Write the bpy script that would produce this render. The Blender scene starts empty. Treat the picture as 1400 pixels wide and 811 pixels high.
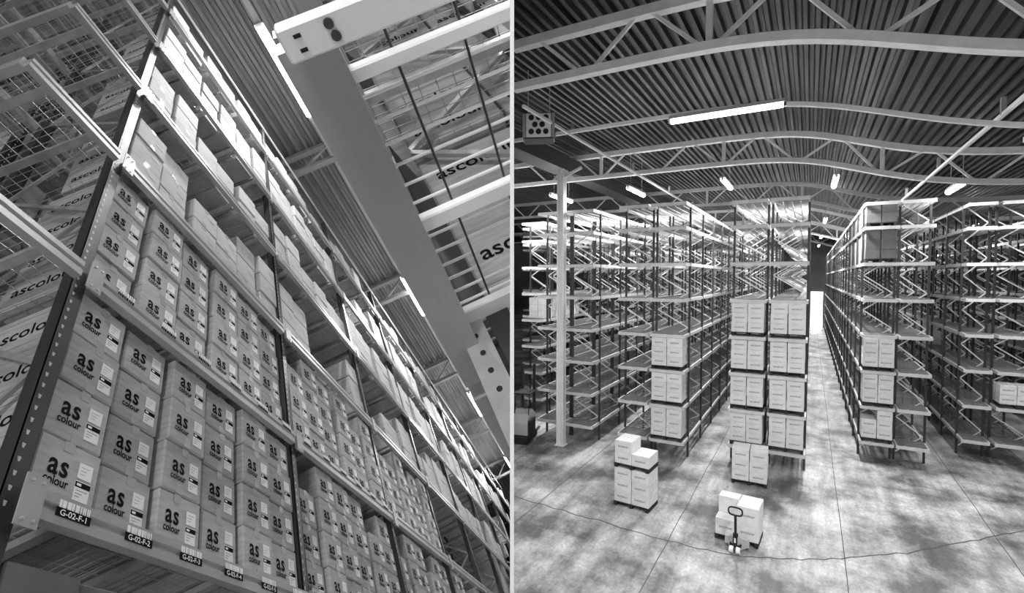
import bpy, bmesh, math, random
from mathutils import Matrix, Vector
random.seed(7)
S = bpy.context.scene
COL = S.collection
# ------------------------------------------------------------------ camera, world, exposure
F_PX, W_PX, H_PX = 688.70, 1400.0, 811.0
YAW = math.atan(408 / F_PX)
PITCH = math.atan(25.5 / F_PX)
CAM_H = 7.25
cd = bpy.data.cameras.new('camera'); cam = bpy.data.objects.new('camera', cd); COL.objects.link(cam)
cd.sensor_width = 36; cd.lens = 36 * F_PX / W_PX; cd.clip_start = 0.05; cd.clip_end = 400
cam.location = (0, 0, CAM_H); cam.rotation_euler = (math.pi / 2 - PITCH, 0, YAW)
S.camera = cam
CAMM = Matrix.Translation((0, 0, CAM_H)) @ cam.rotation_euler.to_matrix().to_4x4()
CAMI = CAMM.inverted()
world = bpy.data.worlds.new('world'); S.world = world; world.use_nodes = True
bg = world.node_tree.nodes['Background']; bg.inputs[0].default_value = (1, 1, 1, 1); bg.inputs[1].default_value = 0.105
S.view_settings.view_transform = 'Standard'; S.view_settings.look = 'None'
S.view_settings.gamma = 1; S.view_settings.use_curve_mapping = False
S.view_settings.exposure = 0.36
LAMP_R, LAMP_L = 820.0, 205.0          # watts of one tube lamp in the aisle hall / in the carton hall
# the carton hall: x along the rack, y into the rack, z up (0 = lowest beam in view)
ML = CAMM @ Matrix(((0.21957, -0.90295, -0.36941, -2.24727), (-0.63627, -0.41958, 0.64739, -0.86028),
                    (-0.73956, 0.09290, -0.66665, -2.27465), (0, 0, 0, 1)))
_r = ML.to_3x3(); _q = _r.to_quaternion().to_matrix().to_4x4(); _q.translation = ML.translation; ML = _q
def pj(v):
    p = CAMI @ v; d = max(-p.z, 1e-3)
    return 700 + F_PX * p.x / d, 405.5 - F_PX * p.y / d, -p.z

# ------------------------------------------------------------------ materials
def mat(name, c, rough=.6, metal=0, noise=0, scale=8, bump=0, stretch=(1, 1, 1), detail=4, spec=.5):
    m = bpy.data.materials.new(name); m.use_nodes = True
    nt = m.node_tree; b = nt.nodes['Principled BSDF']
    b.inputs['Base Color'].default_value = (c, c, c, 1); b.inputs['Roughness'].default_value = rough
    b.inputs['Metallic'].default_value = metal; b.inputs['Specular IOR Level'].default_value = spec
    if noise or bump:
        tc = nt.nodes.new('ShaderNodeTexCoord'); mp = nt.nodes.new('ShaderNodeMapping'); mp.inputs['Scale'].default_value = stretch
        n = nt.nodes.new('ShaderNodeTexNoise'); n.inputs['Scale'].default_value = scale; n.inputs['Detail'].default_value = detail
        nt.links.new(tc.outputs['Object'], mp.inputs[0]); nt.links.new(mp.outputs[0], n.inputs[0])
        if noise:
            oi = nt.nodes.new('ShaderNodeObjectInfo')
            r = nt.nodes.new('ShaderNodeMapRange'); r.inputs[1].default_value = .3; r.inputs[2].default_value = .7
            r.inputs[3].default_value = c * (1 - noise); r.inputs[4].default_value = c * (1 + noise)
            k = nt.nodes.new('ShaderNodeMapRange'); k.inputs[3].default_value = 1 - noise * .6; k.inputs[4].default_value = 1 + noise * .6
            mu = nt.nodes.new('ShaderNodeMath'); mu.operation = 'MULTIPLY'
            nt.links.new(n.outputs[0], r.inputs[0]); nt.links.new(oi.outputs['Random'], k.inputs[0])
            nt.links.new(r.outputs[0], mu.inputs[0]); nt.links.new(k.outputs[0], mu.inputs[1])
            nt.links.new(mu.outputs[0], b.inputs['Base Color'])
        if bump:
            bp = nt.nodes.new('ShaderNodeBump'); bp.inputs['Strength'].default_value = bump; bp.inputs['Distance'].default_value = .01
            nt.links.new(n.outputs[0], bp.inputs['Height']); nt.links.new(bp.outputs[0], b.inputs['Normal'])
    return m
def emit(name, s):
    m = bpy.data.materials.new(name); m.use_nodes = True; b = m.node_tree.nodes['Principled BSDF']
    b.inputs['Base Color'].default_value = (1, 1, 1, 1)
    b.inputs['Emission Color'].default_value = (1, 1, 1, 1); b.inputs['Emission Strength'].default_value = s
    return m
M = dict(
    card=mat('cardboard', .39, .75, noise=.16, scale=5, bump=.15, stretch=(1, 1, 6)),
    card_dark=mat('dark_cardboard', .13, .75, noise=.10, scale=6, bump=.1),  # darker board for the lowest cartons and the first upper loads
    tape=mat('packing_tape', .40, .25), ink=mat('black_ink', .008, .9, spec=.1), paper=mat('label_paper', .85, .6), smudge=mat('grey_print', .35, .6),
    beam=mat('painted_beam', .34, .35, noise=.12, scale=3, spec=.6), post=mat('dark_painted_post', .035, .35),
    slot=mat('painted_slot_light', .5, .5), galv=mat('galvanised_steel', .55, .35, metal=.6, noise=.15, scale=12),
    wire=mat('zinc_wire', .5, .4, metal=.5), bar=mat('white_steel_bar', .95, .4, noise=.05, scale=4),
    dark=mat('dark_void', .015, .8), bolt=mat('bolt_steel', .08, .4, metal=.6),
    roof=mat('roof_sheet', .055, .36, metal=.5, noise=.9, scale=1.0, stretch=(5, .12, 1)), roofl=mat('roof_sheet_pale', .27, .38, metal=.35, noise=.3, scale=2, stretch=(.2, 3, 1)),
    truss=mat('painted_truss', .8, .5, noise=.08, scale=4), ltruss=mat('slim_truss_paint', .26, .5), pink=mat('faded_print', .16, .9, spec=.1), lfloor=mat('pale_concrete', .42, .7), white=mat('white_paint', .9, .5, noise=.04, scale=2),
    tube=emit('lit_tube', 14.0), day=emit('daylight', 6.0), brace=mat('bright_brace', .8, .35, metal=.3),
    rbeam=mat('pale_rack_beam', .66, .4, noise=.08, scale=3), deck=mat('rack_deck', .23, .55, noise=.12, scale=3),
    wood=mat('dark_pallet', .02, .8, noise=.3), rcard=mat('carton_board', .78, .75, noise=.07, scale=6),
    rside=mat('wall_panel', .22, .7, noise=.1, scale=.6), dduct=mat('dark_duct', .02, .5), truck=mat('truck_body', .5, .4), rubber=mat('black_rubber', .012, .7),
    joint=mat('floor_joint', .08, .9), lens=mat('grey_metal', .4, .4), )
def concrete(name, lo, hi):
    m = bpy.data.materials.new(name); m.use_nodes = True; nt = m.node_tree; b = nt.nodes['Principled BSDF']; b.inputs['Roughness'].default_value = .5
    tc = nt.nodes.new('ShaderNodeTexCoord')
    def nz(scale, st, det=6, rough=.6):
        mp = nt.nodes.new('ShaderNodeMapping'); mp.inputs['Scale'].default_value = st
        n = nt.nodes.new('ShaderNodeTexNoise'); n.inputs['Scale'].default_value = scale; n.inputs['Detail'].default_value = det; n.inputs['Roughness'].default_value = rough
        nt.links.new(tc.outputs['Object'], mp.inputs[0]); nt.links.new(mp.outputs[0], n.inputs[0]); return n.outputs[0]
    def mr(s, a, c, d, e):
        r = nt.nodes.new('ShaderNodeMapRange'); r.inputs[1].default_value = a; r.inputs[2].default_value = c; r.inputs[3].default_value = d; r.inputs[4].default_value = e
        nt.links.new(s, r.inputs[0]); return r.outputs[0]
    def mul(a, c):
        n = nt.nodes.new('ShaderNodeMath'); n.operation = 'MULTIPLY'; nt.links.new(a, n.inputs[0]); nt.links.new(c, n.inputs[1]); return n.outputs[0]
    v = mul(mul(mr(nz(.55, (1, .8, 1), 8, .65), .39, .6, lo, hi), mr(nz(2.6, (1, .12, 1)), .35, .6, .6, 1.08)), mr(nz(13, (1, .6, 1), 10, .75), .3, .7, .6, 1.3))
    nt.links.new(v, b.inputs['Base Color'])
    return m
M['floor'] = concrete('stained_concrete', .12, .60)

# ------------------------------------------------------------------ mesh helpers
class MB:
    def __init__(s): s.v = []; s.f = []; s.m = []; s.mats = []
    def mi(s, m):
        if m not in s.mats: s.mats.append(m)
        return s.mats.index(m)
    def quad(s, pts, m):
        n = len(s.v); s.v += [tuple(p) for p in pts]; s.f.append(tuple(range(n, n + len(pts)))); s.m.append(s.mi(m)); return s
    def box(s, a, b, m):
        x0, y0, z0 = a; x1, y1, z1 = b; n = len(s.v)
        s.v += [(x0, y0, z0), (x1, y0, z0), (x1, y1, z0), (x0, y1, z0), (x0, y0, z1), (x1, y0, z1), (x1, y1, z1), (x0, y1, z1)]
        for f in ((3, 2, 1, 0), (4, 5, 6, 7), (0, 1, 5, 4), (1, 2, 6, 5), (2, 3, 7, 6), (3, 0, 4, 7)):
            s.f.append(tuple(n + i for i in f)); s.m.append(s.mi(m))
        return s
    def bar(s, p, q, w, h, m, up=(0, 0, 1)):
        p, q = Vector(p), Vector(q); d = (q - p).normalized(); u = Vector(up)
        if abs(d.dot(u)) > .98: u = Vector((1, 0, 0))
        sx = d.cross(u).normalized() * w / 2; sz = sx.cross(d).normalized() * h / 2; n = len(s.v)
        for c in (p, q): s.v += [tuple(c - sx - sz), tuple(c + sx - sz), tuple(c + sx + sz), tuple(c - sx + sz)]
        for f in ((0, 1, 2, 3), (7, 6, 5, 4), (0, 4, 5, 1), (1, 5, 6, 2), (2, 6, 7, 3), (3, 7, 4, 0)):
            s.f.append(tuple(n + i for i in f)); s.m.append(s.mi(m))
        return s
    def path(s, pts, w, h, m, up=(0, 0, 1)):
        pts = [Vector(p) for p in pts]; n0 = len(s.v); k = len(pts)
        for i, p in enumerate(pts):
            d = (pts[min(i + 1, k - 1)] - pts[max(i - 1, 0)]).normalized(); sx = d.cross(Vector(up)).normalized() * w / 2; sz = sx.cross(d).normalized() * h / 2
            s.v += [tuple(p - sx - sz), tuple(p + sx - sz), tuple(p + sx + sz), tuple(p - sx + sz)]
        for i in range(k - 1):
            a = n0 + 4 * i
            for j in range(4):
                s.f.append((a + j, a + 4 + j, a + 4 + (j + 1) % 4, a + (j + 1) % 4)); s.m.append(s.mi(m))
        s.f.append((n0, n0 + 1, n0 + 2, n0 + 3)); s.f.append((n0 + 4 * k - 1, n0 + 4 * k - 2, n0 + 4 * k - 3, n0 + 4 * k - 4)); s.m += [s.mi(m)] * 2
        return s
    def cyl(s, p, q, r, m, n=10, r2=None):
        p, q = Vector(p), Vector(q); d = (q - p).normalized(); u = Vector((0, 0, 1)) if abs(d.z) < .9 else Vector((1, 0, 0))
        a = d.cross(u).normalized(); b = d.cross(a); k = len(s.v); r2 = r if r2 is None else r2
        for c, rr in ((p, r), (q, r2)):
            for i in range(n):
                t = 2 * math.pi * i / n; s.v.append(tuple(c + a * rr * math.cos(t) + b * rr * math.sin(t)))
        for i in range(n): s.f.append((k + i, k + n + i, k + n + (i + 1) % n, k + (i + 1) % n)); s.m.append(s.mi(m))
        s.f.append(tuple(k + i for i in range(n))); s.f.append(tuple(k + 2 * n - 1 - i for i in range(n))); s.m += [s.mi(m)] * 2
        return s
    def prof(s, pr, x0, x1, m):                     # (y, z) outline extruded along x
        n = len(s.v); k = len(pr)
        for x in (x0, x1): s.v += [(x, y, z) for y, z in pr]
        for i in range(k): s.f.append((n + i, n + (i + 1) % k, n + k + (i + 1) % k, n + k + i)); s.m.append(s.mi(m))
        s.f.append(tuple(n + k - 1 - i for i in range(k))); s.f.append(tuple(n + k + i for i in range(k))); s.m += [s.mi(m)] * 2
        return s
    def mesh(s, name, bevel=0):
        me = bpy.data.meshes.new(name); me.from_pydata(s.v, [], s.f)
        for m in s.mats: me.materials.append(m)
        me.polygons.foreach_set('material_index', s.m)
        bm = bmesh.new(); bm.from_mesh(me)
        bmesh.ops.recalc_face_normals(bm, faces=bm.faces)
        if bevel: bmesh.ops.bevel(bm, geom=bm.edges[:], offset=bevel, segments=1, affect='EDGES')
        bm.to_mesh(me); bm.free(); me.update(); return me
def node(name, me, parent=None, loc=(0, 0, 0), rz=0, base=None):
    o = bpy.data.objects.new(name, me); COL.objects.link(o)
    m = Matrix.Translation(loc) @ Matrix.Rotation(rz, 4, 'Z')
    o.matrix_basis = base @ m if (base is not None and parent is None) else m
    if parent is not None: o.parent = parent
    return o
def tag(o, label, cat, group=None, kind=None):
    if label: o['label'] = label
    if cat: o['category'] = cat
    if group: o['group'] = group
    if kind: o['kind'] = kind
    return o
def structure(o, label, cat):
    return tag(o, label, cat, kind='structure')
_txt = {}
def text_mesh(lines, m, bold=.0, zs=1.0):
    """lines: (string, size, x, z). Flat lettering in the xz plane, read from -y."""
    k = (str(lines), m.name)
    if k in _txt: return _txt[k]
    vs, fs = [], []
    for st, size, x, z in lines:
        c = bpy.data.curves.new('t', 'FONT'); c.body = st; c.size = size; c.align_x = 'CENTER'; c.offset = bold * size; c.resolution_u = 3
        o = bpy.data.objects.new('t', c); COL.objects.link(o); bpy.context.view_layer.update()
        me = bpy.data.meshes.new_from_object(o.evaluated_get(bpy.context.evaluated_depsgraph_get()))
        n = len(vs); vs += [(v.co.x + x, 0, v.co.y * zs + z) for v in me.vertices]; fs += [tuple(n + i for i in p.vertices) for p in me.polygons]
        bpy.data.objects.remove(o); bpy.data.curves.remove(c); bpy.data.meshes.remove(me)
    me = bpy.data.meshes.new('lettering'); me.from_pydata(vs, [], fs); me.materials.append(m); me.update(); _txt[k] = me
    return me
ORD = 'first second third fourth fifth sixth seventh eighth ninth tenth eleventh twelfth thirteenth fourteenth fifteenth sixteenth seventeenth eighteenth nineteenth twentieth'.split() + ['row %d' % i for i in range(21, 60)]
CLIP_L, CLIP_R = [], []

# ================================================================== AISLE HALL (right of the partition): X across, Y along the aisles
def drop(X):
    return 1.7 * math.tanh(math.log(1 + math.exp(1.2 * X)) / 1.2 / 3.6)
ZB = CAM_H + 4.6
XR, YE = 19.0, 86.0
cx, cy = math.cos(YAW), math.sin(YAW)
# partition: thin white sheet wall between the two halls, running away from the camera
mb = MB(); mb.box((-.003, .75, -14), (.003, 130, 22), M['white'])
o = node('wall_partition', mb.mesh('wall_partition')); o.rotation_euler = (0, 0, YAW); structure(o, 'thin white sheet wall dividing the two warehouse halls, seen edge on', 'wall')
fl = MB(); fl.box((-70, -6, -.2), (XR, YE, 0), M['floor'])
floor = node('floor', fl.mesh('floor')); structure(floor, 'stained grey concrete warehouse floor with cracks', 'floor'); CLIP_R.append(floor)
def ribbon(pts, w):
    m = MB(); m.path([(x, y, .002) for x, y in pts], w, .004, M['joint']); o = node('floor_joint', m.mesh('floor_joint'), floor); CLIP_R.append(o)
jit = lambda a: random.uniform(-a, a)
crack = [(-9.5, 14.3), (-6.8, 14.1), (-5.1, 14.05), (-3.47, 13.9), (-1.75, 14.0), (-.45, 14.5), (.83, 15.3), (2.3, 16.5), (3.96, 18.2), (5.2, 19.5), (8, 22.5)]
pts = []
for (a, b), (c, d) in zip(crack, crack[1:]):
    for i in range(7): t = i / 7; pts.append((a + (c - a) * t + jit(.03), b + (d - b) * t + jit(.06)))
ribbon(pts, .035)
for X, y0, y1 in ((-3.25, 5, 40), (.88, 5, 80), (4.6, 14, 60), (-7.4, 12, 60)):
    ribbon([(X + jit(.015), y0 + (y1 - y0) * i / 40) for i in range(41)], .02)
# ceiling: ribbed sheets
def sheet(x0, x1, y0, y1, zf, pitch, depth, m):
    s = MB(); x = x0; pr = []
    while x < x1 - 1e-6:
        pr += [(x, 0), (x + pitch * .35, 0), (x + pitch * .5, depth), (x + pitch * .85, depth)]; x += pitch
    pr.append((x1, 0))
    for (a, da), (b, db) in zip(pr, pr[1:]):
        s.quad([(a, y0, zf(a) + da), (b, y0, zf(b) + db), (b, y1, zf(b) + db), (a, y1, zf(a) + da)], m)
    return s.mesh('roof_sheet')
ceil = node('ceiling', None); structure(ceil, 'dark ribbed steel roof deck over the racking hall', 'ceiling')
zroof = lambda X: ZB + 1.35 - drop(X)
for i in range(16):
    o = node('roof_sheet', sheet(-45 + 4 * i, -45 + 4 * i + 4, -6, YE, zroof, .25, .12, M['roof']), ceil); CLIP_R.append(o)
mb = MB(); mb.box((-70, YE, 0), (XR, YE + .2, 14), M['rside']); wb = node('wall_back', mb.mesh('wall')); structure(wb, 'grey far end wall of the racking hall', 'wall'); CLIP_R.append(wb)
mb = MB(); mb.box((XR, -6, 0), (XR + .2, YE, 14), M['rside']); wr = node('wall_right', mb.mesh('wall')); structure(wr, 'dark side wall beyond the racks', 'wall')
mb = MB(); mb.box((.1, YE - .04, 0), (1.6, YE - .01, 5.2), M['day']); dr = node('door_1', mb.mesh('door')); structure(dr, 'bright open loading door glowing at the far end of the aisle', 'door')
for dx in (-.02, 1.62):
    mb = MB(); mb.box((dx - .06, YE - .12, 0), (dx + .06, YE, 5.3), M['lens']); node('door_frame', mb.mesh('door_frame'), dr)

def truss(Y, label, n):
    t = node('roof_truss', None, loc=(0, Y, 0)); tag(t, label, 'roof truss', 'roof trusses of the racking hall')
    x0 = -Y * .592 + .05 if Y < 60 else -38
    xs = [x0 + (XR - x0) * i / 60 for i in range(61)]
    zt = lambda X: ZB + .98 - drop(X); zb = lambda X: ZB - drop(X)
    m = MB(); m.path([(x, 0, zb(x)) for x in xs], .24, .17, M['truss']); CLIP_R.append(node('bottom_chord', m.mesh('bottom_chord'), t))
    m = MB(); m.path([(x, 0, zt(x)) for x in xs], .24, .2, M['truss']); CLIP_R.append(node('top_chord', m.mesh('top_chord'), t))
    PT = 1.3; X = 12.6 - PT * int((12.6 - x0) / PT); k = 0
    while X < XR - 1.5:
        a, b = (zb, zt) if k % 2 else (zt, zb)
        m = MB(); m.bar((X, 0, a(X)), (X + 1.08, 0, b(X + 1.08)), .075, .075, M['truss'], up=(0, 1, 0)); CLIP_R.append(node('web_member', m.mesh('web_member'), t))
        if k % 4 == 2:
            m = MB(); m.bar((X + 1.19, 0, zb(X + 1.19)), (X + 1.19, 0, zt(X + 1.19)), .12, .12, M['truss']); CLIP_R.append(node('web_post', m.mesh('web_post'), t))
        X += PT; k += 1
for i, Y in enumerate((10.7, 22, 33.8, 45.6, 57.4, 69.2)):
    truss(Y, 'pale lattice roof truss, %s from the camera, crossing the racking hall' % ORD[i], i)
# steel column before the second rack row
mb = MB(); mb.box((-.15, -.02, 0), (.15, .02, 11.85), M['white']); mb.box((-.15, -.16, 0), (-.11, .16, 11.85), M['white']); mb.box((.11, -.16, 0), (.15, .16, 11.85), M['white'])
colm = node('column', None, loc=(-9.2, 19.7, 0)); tag(colm, 'white steel column standing in front of the empty racks', 'column')
node('shaft', mb.mesh('shaft'), colm)
mb = MB(); mb.box((-.22, -.22, 0), (.22, .22, .03), M['white']); node('base_plate', mb.mesh('base_plate'), colm)
mb = MB(); mb.bar((-.0, 0, ZB - .35), (.9, 0, ZB + .0), .1, .1, M['truss'], up=(0, 1, 0)); node('knee_brace', mb.mesh('knee_brace'), colm)

# tube lamps
def lamp(X, Y, Z, rz, label, length, power, base=None, group='tube lamps over the aisles', clip=None, r=.07, hang=0):
    t = node('tube_lamp', None, loc=(X, Y, Z), rz=rz, base=base); tag(t, label, 'lamp', group)
    m = MB(); m.box((-.09, -length / 2, .05), (.09, length / 2, .13), M['lens']); h = node('housing', m.mesh('housing'), t)
    m = MB(); m.cyl((0, -length / 2 + .04, 0), (0, length / 2 - .04, 0), r, M['tube'], 10); u = node('tube', m.mesh('tube'), t)
    for s in (-1, 1):
        m = MB(); m.box((-.05, s * length / 2 - .03, -.05), (.05, s * length / 2 + .03, .06), M['lens']); e = node('end_cap', m.mesh('end_cap'), t)
        if clip is not None: clip.append(e)
    if clip is not None: clip += [h, u]
    if hang:
        for s in (-1, 1):
            m = MB(); m.bar((0, s * length * .35, .1), (0, s * length * .35, hang), .02, .02, M['lens']); node('hanger', m.mesh('hanger'), t)
    if power:
        ld = bpy.data.lights.new('tube_light', 'AREA'); ld.shape = 'RECTANGLE'; ld.size = .2; ld.size_y = length; ld.energy = power
        lo = bpy.data.objects.new('tube_light', ld); COL.objects.link(lo); lo.parent = t; lo.location = (0, 0, -r - .02)
    return t
AI = {'aisle beside the pallet tower': .78, 'aisle before the twin pallet tower': -3.3, 'aisle at the pale pallet row': -7.4, 'aisle behind the white column': -11.4, 'aisle at the dark racks': 4.55, 'outermost dark aisle': 8.3}
for nm, X in AI.items():
    for k, Y in enumerate((-4.5, 24.4, 40.5, 56.5, 72)):  # first lamps are unseen, added to light trusses, carton fronts and partition edge
        if (X * cx + Y * cy < .5 and k) or (k == 0 and not -.5 < X < 5): continue
        if k == 0 and X > 4: Y = 4.0
        lamp(X, Y, ZB - .4 - drop(X) * .6, 0, 'lit tube lamp, %s along the %s' % (ORD[k], nm), 2.6, LAMP_R * ((.4 if X < 4 else 1.5) if k == 0 else (1.0 if X < 4 else .25)), r=.1, hang=1.76 - drop(X) * .4)
# cross trunking with lamps
tr = node('cable_trunking', None, loc=(0, 13.8, 0)); tag(tr, 'white cable trunking arching across the hall below the roof', 'trunking')
m = MB(); m.path([(x, 0, ZB - .3 - drop(x)) for x in [-8.1 + .5 * i for i in range(40)]], .1, .1, M['white']); node('rail', m.mesh('rail'), tr); CLIP_R.append(tr.children[0])
for k, (X, l) in enumerate(((-1.95, 2.7), (4.6, 2.0))):
    t = lamp(X, 13.8, ZB - .42 - drop(X), -math.pi / 2, 'long lit tube lamp under the cross trunking, %s' % ('over the pallet jack' if k == 0 else 'beside the dark racks'), l, LAMP_R * .22, r=.07, group='tube lamps on the trunking')
def conduit(X, y0, y1, label, dz, bend):
    t = node('conduit', None, loc=(X, 0, 0)); tag(t, label, 'conduit')
    m = MB(); m.bar((0, y0, ZB + dz - drop(X)), (0, y1, ZB + dz - drop(X)), .07, .07, M['white']); c = node('pipe', m.mesh('pipe'), t); CLIP_R.append(c)
    for y in range(int(y0) + 3, int(y1), 6):
        m = MB(); m.box((-.04, y - .04, ZB + dz - drop(X)), (.04, y + .04, ZB + dz + .35 - drop(X)), M['lens']); CLIP_R.append(node('bracket', m.mesh('bracket'), t))
conduit(-6.2, 11, 60, 'thin white conduit running from the heater towards the far wall', -.35, 0)
conduit(3.3, 5, 60, 'thin white conduit running overhead above the dark racks', -.05, 0)
m = MB(); m.box((-.45, 16, ZB + .2), (.45, 70, ZB + .85), M['dduct'])
d = node('roof_duct', m.mesh('roof_duct'), loc=(-9.9, 0, 0)); tag(d, 'long black duct under the roof behind the white column', 'duct'); CLIP_R.append(d)
# unit heater with round nozzles
ht = node('unit_heater', None, loc=(-6.5, 12.4, ZB - .4), rz=.45); tag(ht, 'hanging white air heater with round black nozzles', 'heater')
m = MB(); m.box((-.42, .05, -.36), (.42, .7, .34), M['dduct']); node('casing', m.mesh('casing', .01), ht)
m = MB(); m.box((-.34, -.02, -.32), (.34, .05, .3), M['white']); fp = node('nozzle_panel', m.mesh('nozzle_panel'), ht)
for r, (n, z) in enumerate(((3, .19), (2, 0), (3, -.19))):
    for i in range(n):
        m = MB(); m.cyl((0, -.05, 0), (0, 0, 0), .075, M['dark'], 14); node('nozzle', m.mesh('nozzle'), fp, loc=((i - (n - 1) / 2) * .2, -.0, z))
for sx in (-1, 1):
    m = MB(); m.box((sx * .36, .0, -.33), (sx * .44, .6, .31), M['lens']); sp = node('side_panel', m.mesh('side_panel'), ht)
    for r, (n, z) in enumerate(((2, .17), (2, -.17))):
        for i in range(n):
            m = MB(); m.cyl((sx * .43, 0, 0), (sx * .46, 0, 0), .07, M['dark'], 12); node('nozzle', m.mesh('nozzle'), sp, loc=(0, .16 + i * .24, z))
    m = MB(); m.bar((sx * .3, .3, .3), (sx * .3, .3, 1.6), .03, .03, M['lens']); node('hanger', m.mesh('hanger'), ht)

# ---------------------------------------------------------------- racks
LV = [.78 + 1.4 * k for k in range(7)] + [10.12]; TOPZ = 10.25; BAY = 2.75
_mc = {}
def cached(key, fn):
    if key not in _mc: _mc[key] = fn()
    return _mc[key]
def frame_braces(W):
    out = []; z = .35; s = 0
    while z < TOPZ - .75:
        a = (0.05, z) if s % 2 == 0 else (W - .05, z); b = (W - .05, z + .7) if s % 2 == 0 else (.05, z + .7); out.append((a, b)); z += .7; s += 1
    return out
def rack(X0, X1, Y0, label, fine=5, group='pallet racks of the racking hall', bays=None):
    W = X1 - X0; t = node('pallet_rack', None, loc=(X0, Y0, 0)); tag(t, label, 'rack', group)
    nb = bays or int((YE - 3 - Y0) / BAY); OV = .85
    pm = cached(('post',), lambda: MB().box((-.038, -.038, 0), (.038, .038, TOPZ), M['post']).mesh('upright_post'))
    fm = cached(('foot',), lambda: MB().box((-.045, -.08, 0), (.045, .08, .015), M['lens']).mesh('foot_plate'))
    br = frame_braces(W)
    def allbr():
        m = MB()
        for (a, b) in br: m.bar((a[0], 0, a[1]), (b[0], 0, b[1]), .045, .03, M['brace'], up=(0, 1, 0))
        return m.mesh('bracing')
    bm_one = [cached(('br', round(W, 3), s), lambda s=s: MB().bar((.05, 0, 0) if s == 0 else (W - .05, 0, 0), (W - .05, 0, .7) if s == 0 else (.05, 0, .7), .045, .03, M['brace'], up=(0, 1, 0)).mesh('brace')) for s in (0, 1)]
    beam = cached(('beam',), lambda: MB().box((-.03, .06, -.07), (.03, BAY - .06, .06), M['rbeam']).mesh('beam'))
    endb = cached(('endb', round(W, 3)), lambda: MB().box((.02, -.09, -.07), (W - .02, -.03, .05), M['rbeam']).mesh('end_tie'))
    def mkdeck():
        m = MB(); n = 11
        for i in range(n):
            y = .1 + (BAY - .2) * i / (n - 1); m.box((.02, y - .034, .0), (W - .02, y + .034, .025), M['deck'])
        for i in range(3):
            x = W * (.25 + .25 * i); m.box((x - .02, .08, -.03), (x + .02, BAY - .08, .0), M['deck'])
        return m.mesh('deck')
    deck = cached(('deck', round(W, 3)), mkdeck)
    ovb = cached(('ovb',), lambda: MB().box((-.03, -.06, -.07), (.03, OV - .04, .06), M['rbeam']).mesh('beam'))
    def mkov():
        m = MB()
        for i in range(5): y = .06 + (OV - .14) * i / 4; m.box((.02, y - .034, 0), (W - .02, y + .034, .025), M['deck'])
        return m.mesh('deck')
    ovd = cached(('ovd', round(W, 3)), mkov)
    for z in LV:
        for x in (0, W): node('beam', ovb, t, (x, 0, z))
        node('deck', ovd, t, (0, 0, z + .05))
    far = MB()
    for b in range(nb + 1):
        y = OV + b * BAY
        if b <= 10:
            for x in (0, W):
                p = node('upright_post', pm, t, (x, y, 0))
                if b < 3: node('foot_plate', fm, p)
            if b < 3:
                for i, (a, c) in enumerate(br): node('brace', bm_one[i % 2], t, (0, y, a[1]))
            else: node('bracing', cached(('abr', round(W, 3)), allbr), t, (0, y, 0))
        else:
            for x in (0, W): far.box((x - .05, y - .05, 0), (x + .05, y + .05, TOPZ), M['post'])
            for (a, c) in br: far.bar((a[0], y, a[1]), (c[0], y, c[1]), .045, .03, M['brace'], up=(0, 1, 0))
        if b == nb: break
        for k, z in enumerate(LV):
            if b == 0: node('end_tie', endb, t, (0, 0, z))
            if b < 9:
                for x in (0, W): node('beam', beam, t, (x, y, z))
                node('deck', deck, t, (0, y, z + .05))
            else:
                for x in (0, W): far.box((x - .03, y + .06, z - .07), (x + .03, y + BAY - .06, z + .06), M['rbeam'])
                for i in range(7): far.box((.02, y + .14 + i * .4, z + .05), (W - .02, y + .25 + i * .4, z + .075), M['deck'])
    if far.v: tag(node('far_bays', far.mesh('far_bays'), t), None, None, kind='stuff')
    return t
RK = [(-2.62, -1.42, 20.9, 'empty-topped rack on the near side of the twin pallet tower'), (-1.28, -.08, 20.9, 'rack with pallets beside the bright central aisle'),
      (-5.45, -4.15, 20.1, 'rack holding three pallets behind the floor stack'), (-6.75, -5.6, 20.1, 'empty rack backing onto the three-pallet rack'),
      (-9.3, -8.0, 20.3, 'empty rack just past the white column'), (-10.6, -9.4, 20.3, 'empty rack beside the forklift'),
      (-13.3, -12.1, 23.6, 'rack behind the forklift with small stacked cartons'), (-14.6, -13.45, 26.0, 'rack at the back edge of the stacked cartons'),
      (-17.4, -16.2, 31.0, 'outlying empty rack at the hall side'),
      (1.8, 2.85, 24.0, 'rack with pallets on the far side of the central aisle'), (2.97, 3.92, 24.0, 'empty bright-decked rack behind the aisle-side pallets'),
      (5.3, 6.1, 26.2, 'dark rack with a small carton stack at mid height'), (6.3, 7.4, 26.2, 'dark rack holding one low pallet at picture edge'), (9.4, 10.5, 33, 'outermost dark rack beyond the others'), (10.7, 11.8, 33, 'last dark rack by the side wall')]
for a in RK: rack(*a)

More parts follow.
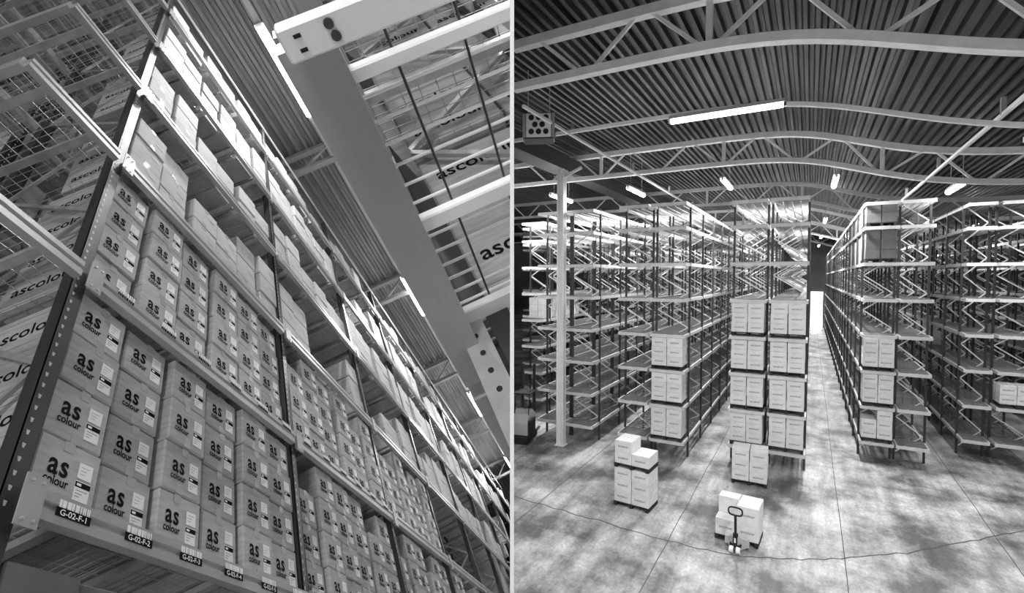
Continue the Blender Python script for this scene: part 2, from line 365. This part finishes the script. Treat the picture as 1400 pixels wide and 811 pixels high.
# ---------------------------------------------------------------- pallets and cartons of the racking hall
def carton_mesh(w, d, h, m, bev=.008):
    return cached(('cart', w, d, h, m.name), lambda: MB().box((-w / 2, -d / 2, 0), (w / 2, d / 2, h), m).mesh('carton', bev))
def pallet(X, Y, Z, W, D, label, group='dark wooden pallets', rz=0):
    p = node('pallet', None, loc=(X, Y, Z), rz=rz); tag(p, label, 'pallet', group)
    for i in range(5):
        m = cached(('board', W, D), lambda: MB().box((-W / 2, 0, .1), (W / 2, D / 5 - .03, .125), M['wood']).mesh('deck_board')); node('deck_board', m, p, (0, -D / 2 + i * D / 5 + .015, 0))
    m = cached(('skid', D), lambda: MB().box((-.05, -D / 2, 0), (.05, D / 2, .1), M['wood']).mesh('skid'))
    for x in (-W / 2 + .06, 0, W / 2 - .06): node('skid', m, p, (x, 0, 0))
    return p
def carton(X, Y, Z, w, d, h, label, group, rz=0, txt=True, side=True, m=None):
    c = node('shipping_box', carton_mesh(round(w, 3), d, h, m or M['rcard']), loc=(X, Y, Z), rz=rz); tag(c, label, 'box', group)
    if txt: node('printed_lettering', text_mesh([('ascolour', .1, 0, -.03)], M['pink'], .01), c, (-.0, -d / 2 - .003, h * .5))
    if side:
        for s in ((1,) if side == 1 else (-1, 1)):
            lm = cached(('rl', s), lambda: MB().box((0, -.06, -.07), (.003, .06, .07), M['paper']).mesh('shipping_label')); node('shipping_label', lm, c, (s * w / 2 + .001, .02, h * .5))
    return c
TIER = ['bottom', 'middle', 'top', 'uppermost']
def stack(X, Y, Z, W, desc, nz=3, ny=2, miss=(), rz=0, h=.365, pal=True, d=.42, group=None, m=None, txt=True):
    """X centre, Y front face, Z of the surface it stands on; two cartons wide"""
    D = ny * d + .04; R = Matrix.Translation((X, Y, Z)) @ Matrix.Rotation(rz, 4, 'Z')
    if pal:
        c = R @ Vector((0, D / 2 - .02, 0)); pallet(c.x, c.y, c.z, W, D, 'dark pallet under the cartons, ' + desc, rz=rz)
    z0 = .13 if pal else 0
    for i in range(2):
        for j in range(ny):
            for k in range(nz):
                if (i, j, k) in miss or (i, k) in miss: continue
                w = W / 2 - .02; v = R @ Vector(((i - .5) * (W / 2 + .0) + jit(.006), d / 2 + j * d + jit(.006), z0 + k * (h + .003)))
                carton(v.x, v.y, v.z, w, d - .012, h, '%s %s box, %s column, %s' % (TIER[k], 'front' if j == 0 else 'rear', 'left' if i == 0 else 'right', desc), group or 'pale printed boxes on pallets', rz=rz + jit(.012), txt=(j == 0 and txt), m=m)
SH = ['lowest shelf', 'second shelf', 'third shelf', 'fourth shelf']
DK = .085
for k in range(4):
    stack(-2.02, 20.86, LV[k] + DK, 1.14, '%s, outer side of twin tower' % SH[k], ny=1, d=.84)
    stack(-.68, 20.86, LV[k] + DK, 1.14, '%s, aisle side of twin tower' % SH[k], ny=1, d=.84)
for k in range(3):
    stack(-4.8, 20.0, LV[k] + DK, 1.2, '%s of three-pallet rack' % SH[k])
    stack(2.32, 23.9, LV[k] + DK, 1.0, '%s of rack across aisle' % SH[k], miss=((0, 2),) if k == 0 else ())
stack(-1.72, 19.15, 0, 1.14, 'on floor below twin tower', rz=.02)
# free standing double stack
stack(-4.72, 15.3, 0, 1.15, 'lower tier of floor stack', rz=-.08)
pz = .13 + 3 * .368
stack(-4.72, 15.3, pz, 1.15, 'upper tier of floor stack', nz=2, miss=((1, 1),), rz=-.08)
# load in front of the pallet jack
stack(-1.62, 14.75, 0, 1.12, 'pallet load behind the jack', nz=2, miss=((0, 0, 1),), rz=-.06, h=.46)
# upper shelves of the rack across the aisle, and other small stacks
for k in (5, 6):
    for b in range(4):
        for s in range(2):
            if b == 3 and s == 1: continue
            stack(2.32, 24.0 + .12 + b * BAY + s * 1.3, LV[k] + DK, .98, '%s load along the %s shelf across aisle' % (ORD[b * 2 + s], 'upper' if k == 5 else 'topmost'), nz=3 if k == 5 else 2, ny=1, txt=False, m=M['card_dark'] if b == 0 and s == 0 else None, d=1.1, pal=(b == 0))
stack(6.85, 26.15, LV[1] + DK, 1.0, 'low shelf of edge rack', nz=2)
for s in range(3): stack(5.7, 34.8 + s * 1.0, LV[2] + DK, .72, '%s small load, mid height in dark rack' % ORD[s], nz=3 if s else 2, ny=1, d=.84, txt=False, pal=False)
for s in range(4): stack(-12.7, 24.2 + s * 1.25, LV[3] + DK, 1.1, '%s load along rack behind forklift' % ORD[s], nz=3, ny=1, d=.6, txt=False, pal=False)

# ---------------------------------------------------------------- pallet jack
pj_ = node('pallet_jack', None, loc=(-1.58, 14.25, 0), rz=-.06); tag(pj_, 'hand pallet jack with upright black handle parked at a low pallet load', 'pallet jack')
for s in (-1, 1):
    m = MB(); m.box((s * .2 - .07, .25, .04), (s * .2 + .07, 1.45, .09), M['truck']); node('fork', m.mesh('fork', .01), pj_)
    m = MB(); m.prof([(-.02, .06), (.3, .06), (.3, .16), (.06, .42), (-.02, .42)], 0, .05, M['truck']); c = node('chassis_plate', m.mesh('chassis_plate'), pj_, (s * .06 - .025, .0, 0), rz=-s * .55)
    m = MB(); m.cyl((-.05, 0, 0), (.05, 0, 0), .09, M['white'], 16); w = node('steer_wheel', m.mesh('steer_wheel'), pj_, (s * .085, -.06, .09))
    m = MB(); m.cyl((-.055, 0, 0), (.055, 0, 0), .03, M['bolt'], 10); node('hub', m.mesh('hub'), w)
m = MB(); m.box((-.3, .2, .08), (.3, .27, .3), M['truck']); node('fork_head', m.mesh('fork_head', .01), pj_)
m = MB(); m.cyl((0, 0, .16), (0, 0, .5), .065, M['rubber'], 14); m.box((-.14, -.05, .14), (.14, .12, .22), M['rubber']); node('pump', m.mesh('pump'), pj_)
m = MB(); m.cyl((0, 0, .45), (0, -.06, 1.02), .032, M['rubber'], 10); node('drawbar', m.mesh('drawbar'), pj_)
lp = []
for i in range(17):
    a = 2 * math.pi * i / 16; lp.append((.17 * math.copysign(abs(math.cos(a)) ** .6, math.cos(a)), -.07 - .01 * math.sin(a), 1.12 + .11 * math.copysign(abs(math.sin(a)) ** .7, math.sin(a))))
m = MB(); m.path(lp, .035, .035, M['rubber'], up=(0, 1, 0)); hl = node('handle_loop', m.mesh('handle_loop'), pj_)
m = MB(); m.bar((0, -.085, 1.05), (0, -.09, 1.15), .02, .012, M['white']); node('lever', m.mesh('lever'), hl)
m = MB(); m.box((-.02, -.075, .28), (.02, -.065, .4), M['white']); node('rating_plate', m.mesh('rating_plate'), pj_)
# ---------------------------------------------------------------- reach truck at the partition
ft = node('forklift', None, loc=(-10.98, 19.5, 0), rz=math.pi + .2); tag(ft, 'grey electric forklift with black base parked beside the empty racks', 'forklift')
m = MB(); m.prof([(-.75, .2), (.55, .2), (.55, .9), (.3, 1.25), (-.35, 1.32), (-.7, 1.1)], -.38, .38, M['truck']); bd = node('body', m.mesh('body', .03), ft)
for a in (-.1, .06):
    m = MB(); m.box((.381, a, .95), (.386, a + .11, 1.02), M['rubber']); node('vent', m.mesh('vent'), bd)
m = MB(); m.prof([(-.85, .04), (.75, .04), (.75, .3), (.6, .36), (-.8, .3)], -.43, .43, M['rubber']); node('base_skirt', m.mesh('base_skirt', .02), ft)
m = MB(); m.box((-.5, -.3, .3), (-.36, .5, 1.0), M['rubber']); node('counterweight', m.mesh('counterweight', .03), ft)
for s in (-.3, .25):
    m = MB(); m.box((s - .05, -.8, .1), (s + .05, -.68, 3.3), M['rubber']); node('mast', m.mesh('mast'), ft)
for s in (-.35, .3):
    m = MB(); m.bar((s, .3, 1.2), (s, .1, 2.1), .04, .04, M['rubber']); node('guard_post', m.mesh('guard_post'), ft)
m = MB(); m.box((-.4, -.75, 2.08), (.36, .25, 2.14), M['rubber']); node('overhead_guard', m.mesh('overhead_guard'), ft)
for s in (-.22, .22):
    m = MB(); m.box((s - .05, -1.9, .05), (s + .05, -.75, .1), M['bolt']); node('fork', m.mesh('fork'), ft)
for o_ in ft.children_recursive: CLIP_R.append(o_)

# ================================================================== CARTON HALL (left of the partition)
L_, H_ = 2.537, 1.6
def lnode(name, me, parent=None, loc=(0, 0, 0), rz=0):
    o = node(name, me, parent, loc, rz, base=ML); CLIP_L.append(o); return o
# roof and floor
ceil2 = lnode('ceiling', None); structure(ceil2, 'ribbed steel roof deck above the full carton rack', 'ceiling')
for i in range(9):
    s = MB(); pr = []; y = -6 + i * 1.6
    for k in range(8):
        y0 = y + .2 * k; pr += [(y0, 0), (y0 + .07, 0), (y0 + .1, .07), (y0 + .17, .07)]
    pr.append((y + 1.6, 0))
    for (a, da), (b, db) in zip(pr, pr[1:]):
        s.quad([(-6, a, 10.35 + da), (-6, b, 10.35 + db), (40, b, 10.35 + db), (40, a, 10.35 + da)], M['roofl'])
    lnode('roof_sheet', s.mesh('roof_sheet'), ceil2)
m = MB(); m.box((-6, -9, -3.6), (40, 9, -3.4), M['lfloor']); structure(lnode('floor', m.mesh('floor')), 'pale concrete floor below the full carton rack', 'floor')
for k, x in enumerate((3.9, 8.6, 13.3, 18.0, 22.7)):
    t = lnode('roof_truss', None, loc=(x, 0, 0)); tag(t, 'slim lattice truss under the carton hall roof, %s along' % ORD[k], 'roof truss', 'trusses of the carton hall')
    m = MB(); m.box((-.06, -4, 9.42), (.06, 7, 9.54), M['ltruss']); lnode('bottom_chord', m.mesh('chord'), t)
    m = MB(); m.box((-.06, -4, 10.2), (.06, 7, 10.32), M['ltruss']); lnode('top_chord', m.mesh('chord'), t)
    for i in range(14):
        m = MB(); y = -4 + i * .78; a, b = (9.5, 10.25) if i % 2 else (10.25, 9.5); m.bar((0, y, a), (0, y + .78, b), .05, .05, M['ltruss'], up=(1, 0, 0)); lnode('web_member', m.mesh('web_member'), t)
for k, (x, l) in enumerate(((-5.2, 1.9), (1.87, 1.9), (8.83, 1.8), (15.6, 1.9), (21.8, 1.9))):
    lamp(x, -.92, 9.4, -math.pi / 2, 'lit tube lamp above the carton aisle, %s along' % ORD[k], l, LAMP_L, base=ML, group='tube lamps over the carton aisle', clip=CLIP_L, r=.075)
for k, x in enumerate((-5.2, 1.87)):  # lamps added to brighten the cartons on the rack across the aisle
    lamp(x, -5.4, 9.4, -math.pi / 2, 'added tube lamp beyond the overhead rack, %s along' % ORD[k], 1.9, LAMP_L * .6, base=ML, group='added tube lamps behind the overhead rack', clip=CLIP_L, r=.075)
m = MB(); m.box((-6, -.97, 9.5), (26, -.87, 9.58), M['lens']); o = lnode('cable_trunking', m.mesh('trunking')); tag(o, 'straight lamp trunking above the carton aisle', 'trunking')

PROF = [(-.05, .0), (-.05, -.045), (-.036, -.055), (-.036, -.075), (-.05, -.085), (-.05, -.14), (.0, -.14), (.0, .0)]
def wire_deck(x0, x1, y0, y1, z, px, py, r=.004, m=None):
    d = MB(); m = m or M['wire']; x = x0
    while x < x1: d.bar((x, y0, z), (x, y1, z), r, r, m); x += px
    y = y0
    while y < y1: d.bar((x0, y, z - r), (x1, y, z - r), r * 1.2, r * 1.2, m); y += py
    return d.mesh('wire_deck')
def post_mesh(h0, h1, slots=True):
    m = MB(); m.box((-.045, 0, h0), (.045, .012, h1), M['post']); m.box((-.045, .0, h0), (-.033, .09, h1), M['post']); m.box((.033, 0, h0), (.045, .09, h1), M['post'])
    return m.mesh('upright_post')
def slot_mesh(h0, h1):
    m = MB(); z = h0
    while z < h1:
        x = -.02; m.quad([(x - .005, -.002, z), (x + .005, -.002, z), (x + .009, -.002, z + .026), (x - .009, -.002, z + .026)], M['slot'])  # light showing through the slots, painted as pale quads
        m.quad([(.02, -.002, z), (.026, -.002, z), (.026, -.002, z + .03), (.02, -.002, z + .03)], M['bolt'])
        z += .075
    return m.mesh('slots')
BAYS = 10
def big_rack(y0, sgn, label, bays, lv, x_start, over, dep=1.08, fine=True, x_off=0.0, wide=1.0):
    """front posts at y0, rack going away in direction sgn*y"""
    t = lnode('pallet_rack', None); tag(t, label, 'rack', 'racks of the carton hall')
    pm = cached(('lpost',), lambda: post_mesh(-3.4, 9.0)); sm = cached(('lslot',), lambda: slot_mesh(-.1, 8.9))
    lat = MB(); z = -3.2; s = 0
    while z < 8.6: lat.bar((0, .08, z) if s % 2 else (0, dep - .06, z), (0, dep - .06, z + .8) if s % 2 else (0, .08, z + .8), .035, .025, M['galv'], up=(1, 0, 0)); z += .8; s += 1
    lat = lat.mesh('bracing')
    prof = [(y * wide, z) for y, z in PROF]
    for b in range(bays + 1):
        x = x_off + b * L_
        for k, yy in enumerate((0, dep - .09)):
            p = lnode('upright_post', pm, t, (x, y0 + yy if sgn > 0 else y0 - yy, 0), 0 if sgn > 0 else math.pi)
            if b < 5 and k == 0: tag(lnode('slots', sm, p), None, None, kind='stuff')
        lnode('bracing', lat, t, (x, y0, 0), 0 if sgn > 0 else math.pi)
    for j, zz in enumerate(lv):
        for b in range(-1 if over else 0, bays):
            xa, xb = (x_off + b * L_ + .045, x_off + (b + 1) * L_ - .045) if b >= 0 else (x_off - over, x_off - .045)
            if b == -1 and zz <= .01 and sgn > 0: continue
            near = sgn < 0 and j == 0 and b == -1
            key = ('lb', b == -1, sgn, over if b == -1 else 0)
            bmesh_ = cached(key, lambda: MB().prof(prof, 0, xb - xa, M['beam']).mesh('beam'))
            for k in range(2):
                yy = 0 if k == 0 else dep
                q = lnode('beam', bmesh_, t, ((xa if (sgn > 0) == (k == 0) else xb), y0 + sgn * yy, zz), 0 if (sgn > 0) == (k == 0) else math.pi)
            if b >= 0 and b < 4:
                cm = cached(('conn',), lambda: MB().box((-.05, -.056, -.2), (.06, -.05, .05), M['beam']).mesh('connector'))
                cn = lnode('connector', cm, t, (xa, y0, zz) if sgn > 0 else (xb, y0, zz), 0 if sgn > 0 else math.pi)
                if b < 2:
                    for bx, bz in ((-.02, .02), (.03, .02), (-.02, -.17), (.03, -.17)):
                        lnode('bolt', cached(('cb',), lambda: MB().cyl((0, -.064, 0), (0, -.055, 0), .008, M['galv'], 8).mesh('bolt')), cn, (bx, 0, bz))
            if near: pass
            elif b < 7:
                dm = cached(('ld', b == -1, over if b == -1 else 0, b < 2), lambda: wire_deck(0, xb - xa, .0, dep, 0, .1 if b >= 2 else .05, .1))
                lnode('wire_deck', dm, t, (xa, y0 if sgn > 0 else y0 - dep, zz + .004))
                n = 4 if b >= 0 else 2
                for i in range(n):
                    sm_ = cached(('sup', dep), lambda: MB().box((-.03, 0, -.05), (.03, dep, -.008), M['galv']).mesh('deck_support'))
                    lnode('deck_support', sm_, t, (xa + (xb - xa) * (i + .5) / n, y0 if sgn > 0 else y0 - dep, zz))
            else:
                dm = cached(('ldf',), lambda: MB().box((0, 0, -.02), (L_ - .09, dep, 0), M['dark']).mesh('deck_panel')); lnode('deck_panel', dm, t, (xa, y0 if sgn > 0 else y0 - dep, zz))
        if over and not (zz <= .01 and sgn > 0) and not (sgn < 0 and j == 0):
            e = MB(); e.box((-.03, 0, -.14), (.03, dep, 0), M['beam']); lnode('end_tie', e.mesh('end_tie'), t, (x_off - over, y0 if sgn > 0 else y0 - dep, zz))
    return t
LVL = [-1.4, 0, 1.6, 3.2, 4.8, 6.4, 8.0]
r1 = big_rack(0, 1, 'tall rack packed with printed cartons, tags on its lowest beam', BAYS, LVL, 0, .87)
r2 = big_rack(1.3, 1, 'second tall rack standing back to back behind the packed rack', 4, LVL[1:], 0, .87)
r3 = big_rack(-2.17, -1, 'nearby overhead rack across the aisle with wire deck', 2, [-.68, .92, 2.52, 4.12], 0, 1.155, x_off=-.3, wide=2.0)
m = MB(); m.bar((.0, -.02, 9.0), (23, -.02, 9.0), .03, .03, M['rbeam']); lnode('top_rail', m.mesh('top_rail'), r1)
# location tags on the lowest beam
for i in range(6):
    m = MB(); m.box((-.095, -.003, -.055), (.095, 0, -.012), M['ink']); tg = lnode('location_tag', m.mesh('location_tag'), r1, (.27 + .41 * i, -.051, -.045))
    lnode('tag_text', text_mesh([('G-02-F-%d' % (i + 1), .042, 0, -.049)], M['paper'], .015), tg, (0, -.004, 0))
    m = MB(); x = -.085
    while x < .085:
        w = random.choice((.006, .012, .02)); m.box((x, -.002, -.01), (x + w, 0, .028), M['paper']); x += w + random.choice((.004, .008))
    lnode('barcode', m.mesh('barcode'), tg)
for i in range(12):
    m = MB(); x = -.07
    while x < .07: w = random.choice((.008, .014)); m.box((x, -.002, -.02), (x + w, 0, .02), M['paper']); m.box((x, -.002, -.05), (x + w * .8, 0, -.025), M['ink']); x += w + .008
    lnode('barcode', m.mesh('barcode'), r1, (.3 + .41 * i, -.052, 1.6))
# near overhead deck: thick bars, holed end bar, wires
for i, (x, w) in enumerate(((-1.345, .03), (-.945, .045), (-.55, .07))):
    m = MB(); m.box((x - w / 2, -3.3, -.73), (x + w / 2, -2.13, -.70), M['bar']); lnode('deck_bar', m.mesh('deck_bar', .004), r3)
m = MB(); m.box((-1.502, -3.3, -.87), (-1.447, -2.09, -.83), M['bar']); hb = lnode('holed_end_bar', m.mesh('holed_end_bar', .004), r3)
for x, y in ((-1.486, -2.172), (-1.466, -2.175)):
    m = MB(); m.cyl((x, y, -.876), (x, y, -.869), .008, M['bolt'], 14); lnode('bolt', m.mesh('bolt'), hb)
for x in (-1.463, -1.485):
    m = MB(); m.box((x - .003, -2.125, -.8715), (x + .003, -2.113, -.869), M['dark']); lnode('bolt_slot', m.mesh('bolt_slot'), hb)
m = MB(); m.box((-.53, -2.21, -1.3), (-.515, -2.13, -.72), M['galv']); cp = lnode('connector_plate', m.mesh('connector_plate'), r3)
m = MB(); m.box((-.525, -2.3, -1.3), (-.50, -2.225, -.72), M['post']); lnode('post_flange', m.mesh('post_flange'), r3)
for z in (-.79, -.86, -.93, -1.0):
    m = MB(); m.cyl((-.533, -2.17, z), (-.529, -2.17, z), .009, M['dark'], 12); lnode('bolt_hole', m.mesh('bolt_hole'), cp)
for i in range(24):
    x = -1.4 + .058 * i
    m = cached(('nw',), lambda: MB().cyl((0, -3.3, -.69), (0, -2.12, -.69), .0048, M['bar'], 6).mesh('deck_wire')); lnode('deck_wire', m, r3, (x, 0, 0))
for i in range(8):
    m = cached(('nx',), lambda: MB().cyl((-1.6, 0, -.698), (1.5, 0, -.698), .0032, M['post'], 6).mesh('cross_wire')); lnode('cross_wire', m, r3, (0, -2.265 - .15 * i, 0))

# printed cartons
CW, CD, CH = .372, .6, .356
cm_ = MB().box((-CW / 2, 0, 0), (CW / 2, CD, CH), M['card']).mesh('carton', .009)
LOGO = text_mesh([('a', .135, -.031, .0), ('s', .135, .031, .0), ('colour', .053, .0, -.055)], M['ink'], .02, 1.3)
SIDE = text_mesh([('ascolour', .135, 0, -.04)], M['ink'], .012)
lm1 = MB().box((-.042, -.0015, -.045), (.042, 0, .045), M['paper'])
for i in range(3): lm1.box((-.03, -.002, .02 - .02 * i), (random.uniform(-.01, .03), -.0014, .023 - .02 * i), M['smudge'])
lm1 = lm1.mesh('address_label')
lm3 = MB().box((-.045, -.0015, -.012), (.045, 0, .012), M['smudge']).mesh('address_label')
lm2 = MB().box((-.045, -.0015, -.055), (.045, 0, .055), M['paper']); lm2.box((-.045, -.0025, .02), (.045, -.0014, .05), M['ink'])
for i in range(3): lm2.box((-.035, -.002, .0 - .017 * i), (random.uniform(-.01, .035), -.0014, .005 - .017 * i), M['smudge'])
lm2.box((-.036, -.003, .028), (-.01, -.0024, .042), M['paper'])
lm2 = lm2.mesh('size_label')
tape = MB().box((-.03, -.0012, 0), (.03, 0, .06), M['tape']).mesh('packing_tape')
flap = MB().quad([(-CW / 2 + .01, -.012, CH - .02), (CW / 2 - .01, -.012, CH - .02), (CW / 2 - .01, -.002, CH + .002), (-CW / 2 + .01, -.002, CH + .002)], M['card']).mesh('top_flap')
cm0 = MB().box((-CW / 2, 0, 0), (CW / 2, CD, CH), M['card_dark']).mesh('carton', .009)
cand = []
rnd = random.Random(11)
def colstack(lev, bay, col, n, zb, xs):
    for k in range(n): cand.append((lev, bay, col, k, xs, zb + k * (CH + .007)))
for lev in range(0, 7):
    zb = LVL[lev] + .012
    for b in range(BAYS):
        if lev == 2 and b in (3, 4): continue
        if lev == 4 and b == 6: continue
        for c in range(6):
            x = b * L_ + .065 + CW / 2 + c * .409
            n = {0: 3, 1: 4, 2: 4, 3: 3, 4: 3, 5: 3, 6: 2}[lev]
            if lev == 0 and b > 1: continue
            if lev >= 3:
                x = b * L_ + .09 + (c // 2) * .83 + (c % 2) * .392 + CW / 2 - .0
                rr = rnd.random()
                g = rnd.random() if c % 2 == 0 else g
                n = n - (1 if g < .28 else 0)
                if g > .93: n = 0 if b else n
                if c == 4 and b == 1 and lev == 3: n = 0
            elif b >= 1 and rnd.random() < .2: n -= 1
            colstack(lev, b, c, n, zb, x)
vis = []
for c in cand:
    lev, b, col, k, x, z = c
    P = ML @ Vector((x, .0, z + CH / 2)); px, py, d = pj(P)
    if -60 < px < 697 and -60 < py < 870 and d > .5 and (CAMI @ P).x < -.1:
        vis.append((F_PX * CH / d, c))
vis.sort(key=lambda t: -t[0])
far = MB()
WN = ['zero', 'one', 'two', 'three', 'four', 'five', 'six', 'seven', 'eight', 'nine', 'ten']
PO = ['bottom', 'second up', 'third up', 'fourth up']
for i, (s, (lev, b, col, k, x, z)) in enumerate(vis):
    jx, jy, jr = rnd.uniform(-.006, .006), rnd.uniform(-.0, .02) + ((b * 31 + col * 17 + lev * 7) % 5) * .012, rnd.uniform(-.018, .018)
    if i < 270:
        o = lnode('printed_carton' if lev else 'dark_carton', cm_ if lev else cm0, None, (x + jx, jy, z), jr)
        tag(o, ('printed' if lev else 'dark') + ' carton on the packed rack: shelf %s, bay %s, stack %s, %s' % (WN[lev] if lev else 'below the tags', WN[b + 1], WN[col + 1], PO[k]), 'carton', 'printed cartons on the packed rack')
        ox = -.058 + rnd.uniform(-.012, .012)
        if s > 9 and lev > 2:
            lnode('address_label', lm3, o, (.09, -.001, .2 + rnd.uniform(-.05, .05)))
        elif s > 9 and lev:
            lnode('printed_lettering', LOGO, o, (ox, -.0025, .15))
            lnode('address_label', lm1, o, (.1, -.001, .225)); lnode('size_label', lm2, o, (.1, -.001, .11))
        if s > 40 and lev:
            lnode('packing_tape', tape, o, (rnd.uniform(-.03, .03), -.001, .0)); lnode('packing_tape', tape, o, (rnd.uniform(-.03, .03), -.001, CH - .06))
        if b == 0 and col == 0 and lev:
            q = lnode('side_lettering', SIDE, o, (-CW / 2 - .002, CD / 2, .18), 0); q.rotation_euler = (0, 0, -math.pi / 2)
            for zz in (.06, .3):
                m = MB(); m.box((-CW / 2 - .002, .02, zz), (-CW / 2, CD - .02, zz + .006), M['smudge']); lnode('printed_line', m.mesh('printed_line'), o)
    else:
        far.box((x - CW / 2 + jx, jy, z), (x + CW / 2 + jx, CD, z + CH), M['card'])
o = lnode('far_cartons', far.mesh('far_cartons')); tag(o, 'hundreds of distant cartons filling the far bays of the packed rack', 'cartons', kind='stuff')
# cartons on the rack across the aisle (long printed side towards the camera), and behind
n = 0
for lev, zb in ((0, -.67), (1, .93), (2, 2.53)):
    for c in range(2):
        for k in range(4):
            o = lnode('carton', cm_, None, (-.3 + .07 + CW / 2, -2.27 - c * .62, zb + k * (CH + .004)), math.pi)
            tag(o, 'carton above the near overhead deck: %s shelf, %s, %s' % (ORD[lev], 'front' if c == 0 else 'back', PO[k]), 'carton', 'cartons on the rack across the aisle')
            q = lnode('side_lettering', SIDE, o, (CW / 2 + .002, CD / 2, .18)); q.rotation_euler = (0, 0, math.pi / 2)
for lev, zb in enumerate(LVL[1:5]):
    for c in range(2):
        for k in range(3):
            o = lnode('carton', cm_, None, (.07 + CW / 2 + c * .41, 1.32, zb + .012 + k * (CH + .004)))
            tag(o, 'carton on the rear rack: %s shelf, %s stack, %s' % (ORD[lev], ORD[c], PO[k]), 'carton', 'cartons on the rear rack')

# ------------------------------------------------------------------ trim what would pass through the partition sheet
bpy.context.view_layer.update()
def trim(objs, sign):
    for o in objs:
        if o.type != 'MESH': continue
        T = CAMI @ o.matrix_world
        xs = [sign * (T @ Vector(c)).x for c in o.bound_box]
        if min(xs) > .004: continue
        if max(xs) < .02:
            o['gone'] = 1; continue
        me = o.data.copy(); bm = bmesh.new(); bm.from_mesh(me)
        Ti = T.inverted(); co = Ti @ Vector((sign * .0045, 0, 0)); no = (T.to_3x3().transposed() @ Vector((sign, 0, 0))).normalized()
        bmesh.ops.bisect_plane(bm, geom=bm.verts[:] + bm.edges[:] + bm.faces[:], plane_co=co, plane_no=no, clear_inner=True)
        if not bm.faces: o['gone'] = 1
        else: bm.to_mesh(me); o.data = me
        bm.free()
trim(CLIP_R, 1); trim(CLIP_L, -1)
gone = {c for o in bpy.data.objects if o.get('gone') for c in [o] + list(o.children_recursive)}
bpy.data.batch_remove(gone)
tops = [o for o in bpy.data.objects if o.type == 'EMPTY' and not o.children_recursive]
bpy.data.batch_remove(tops)
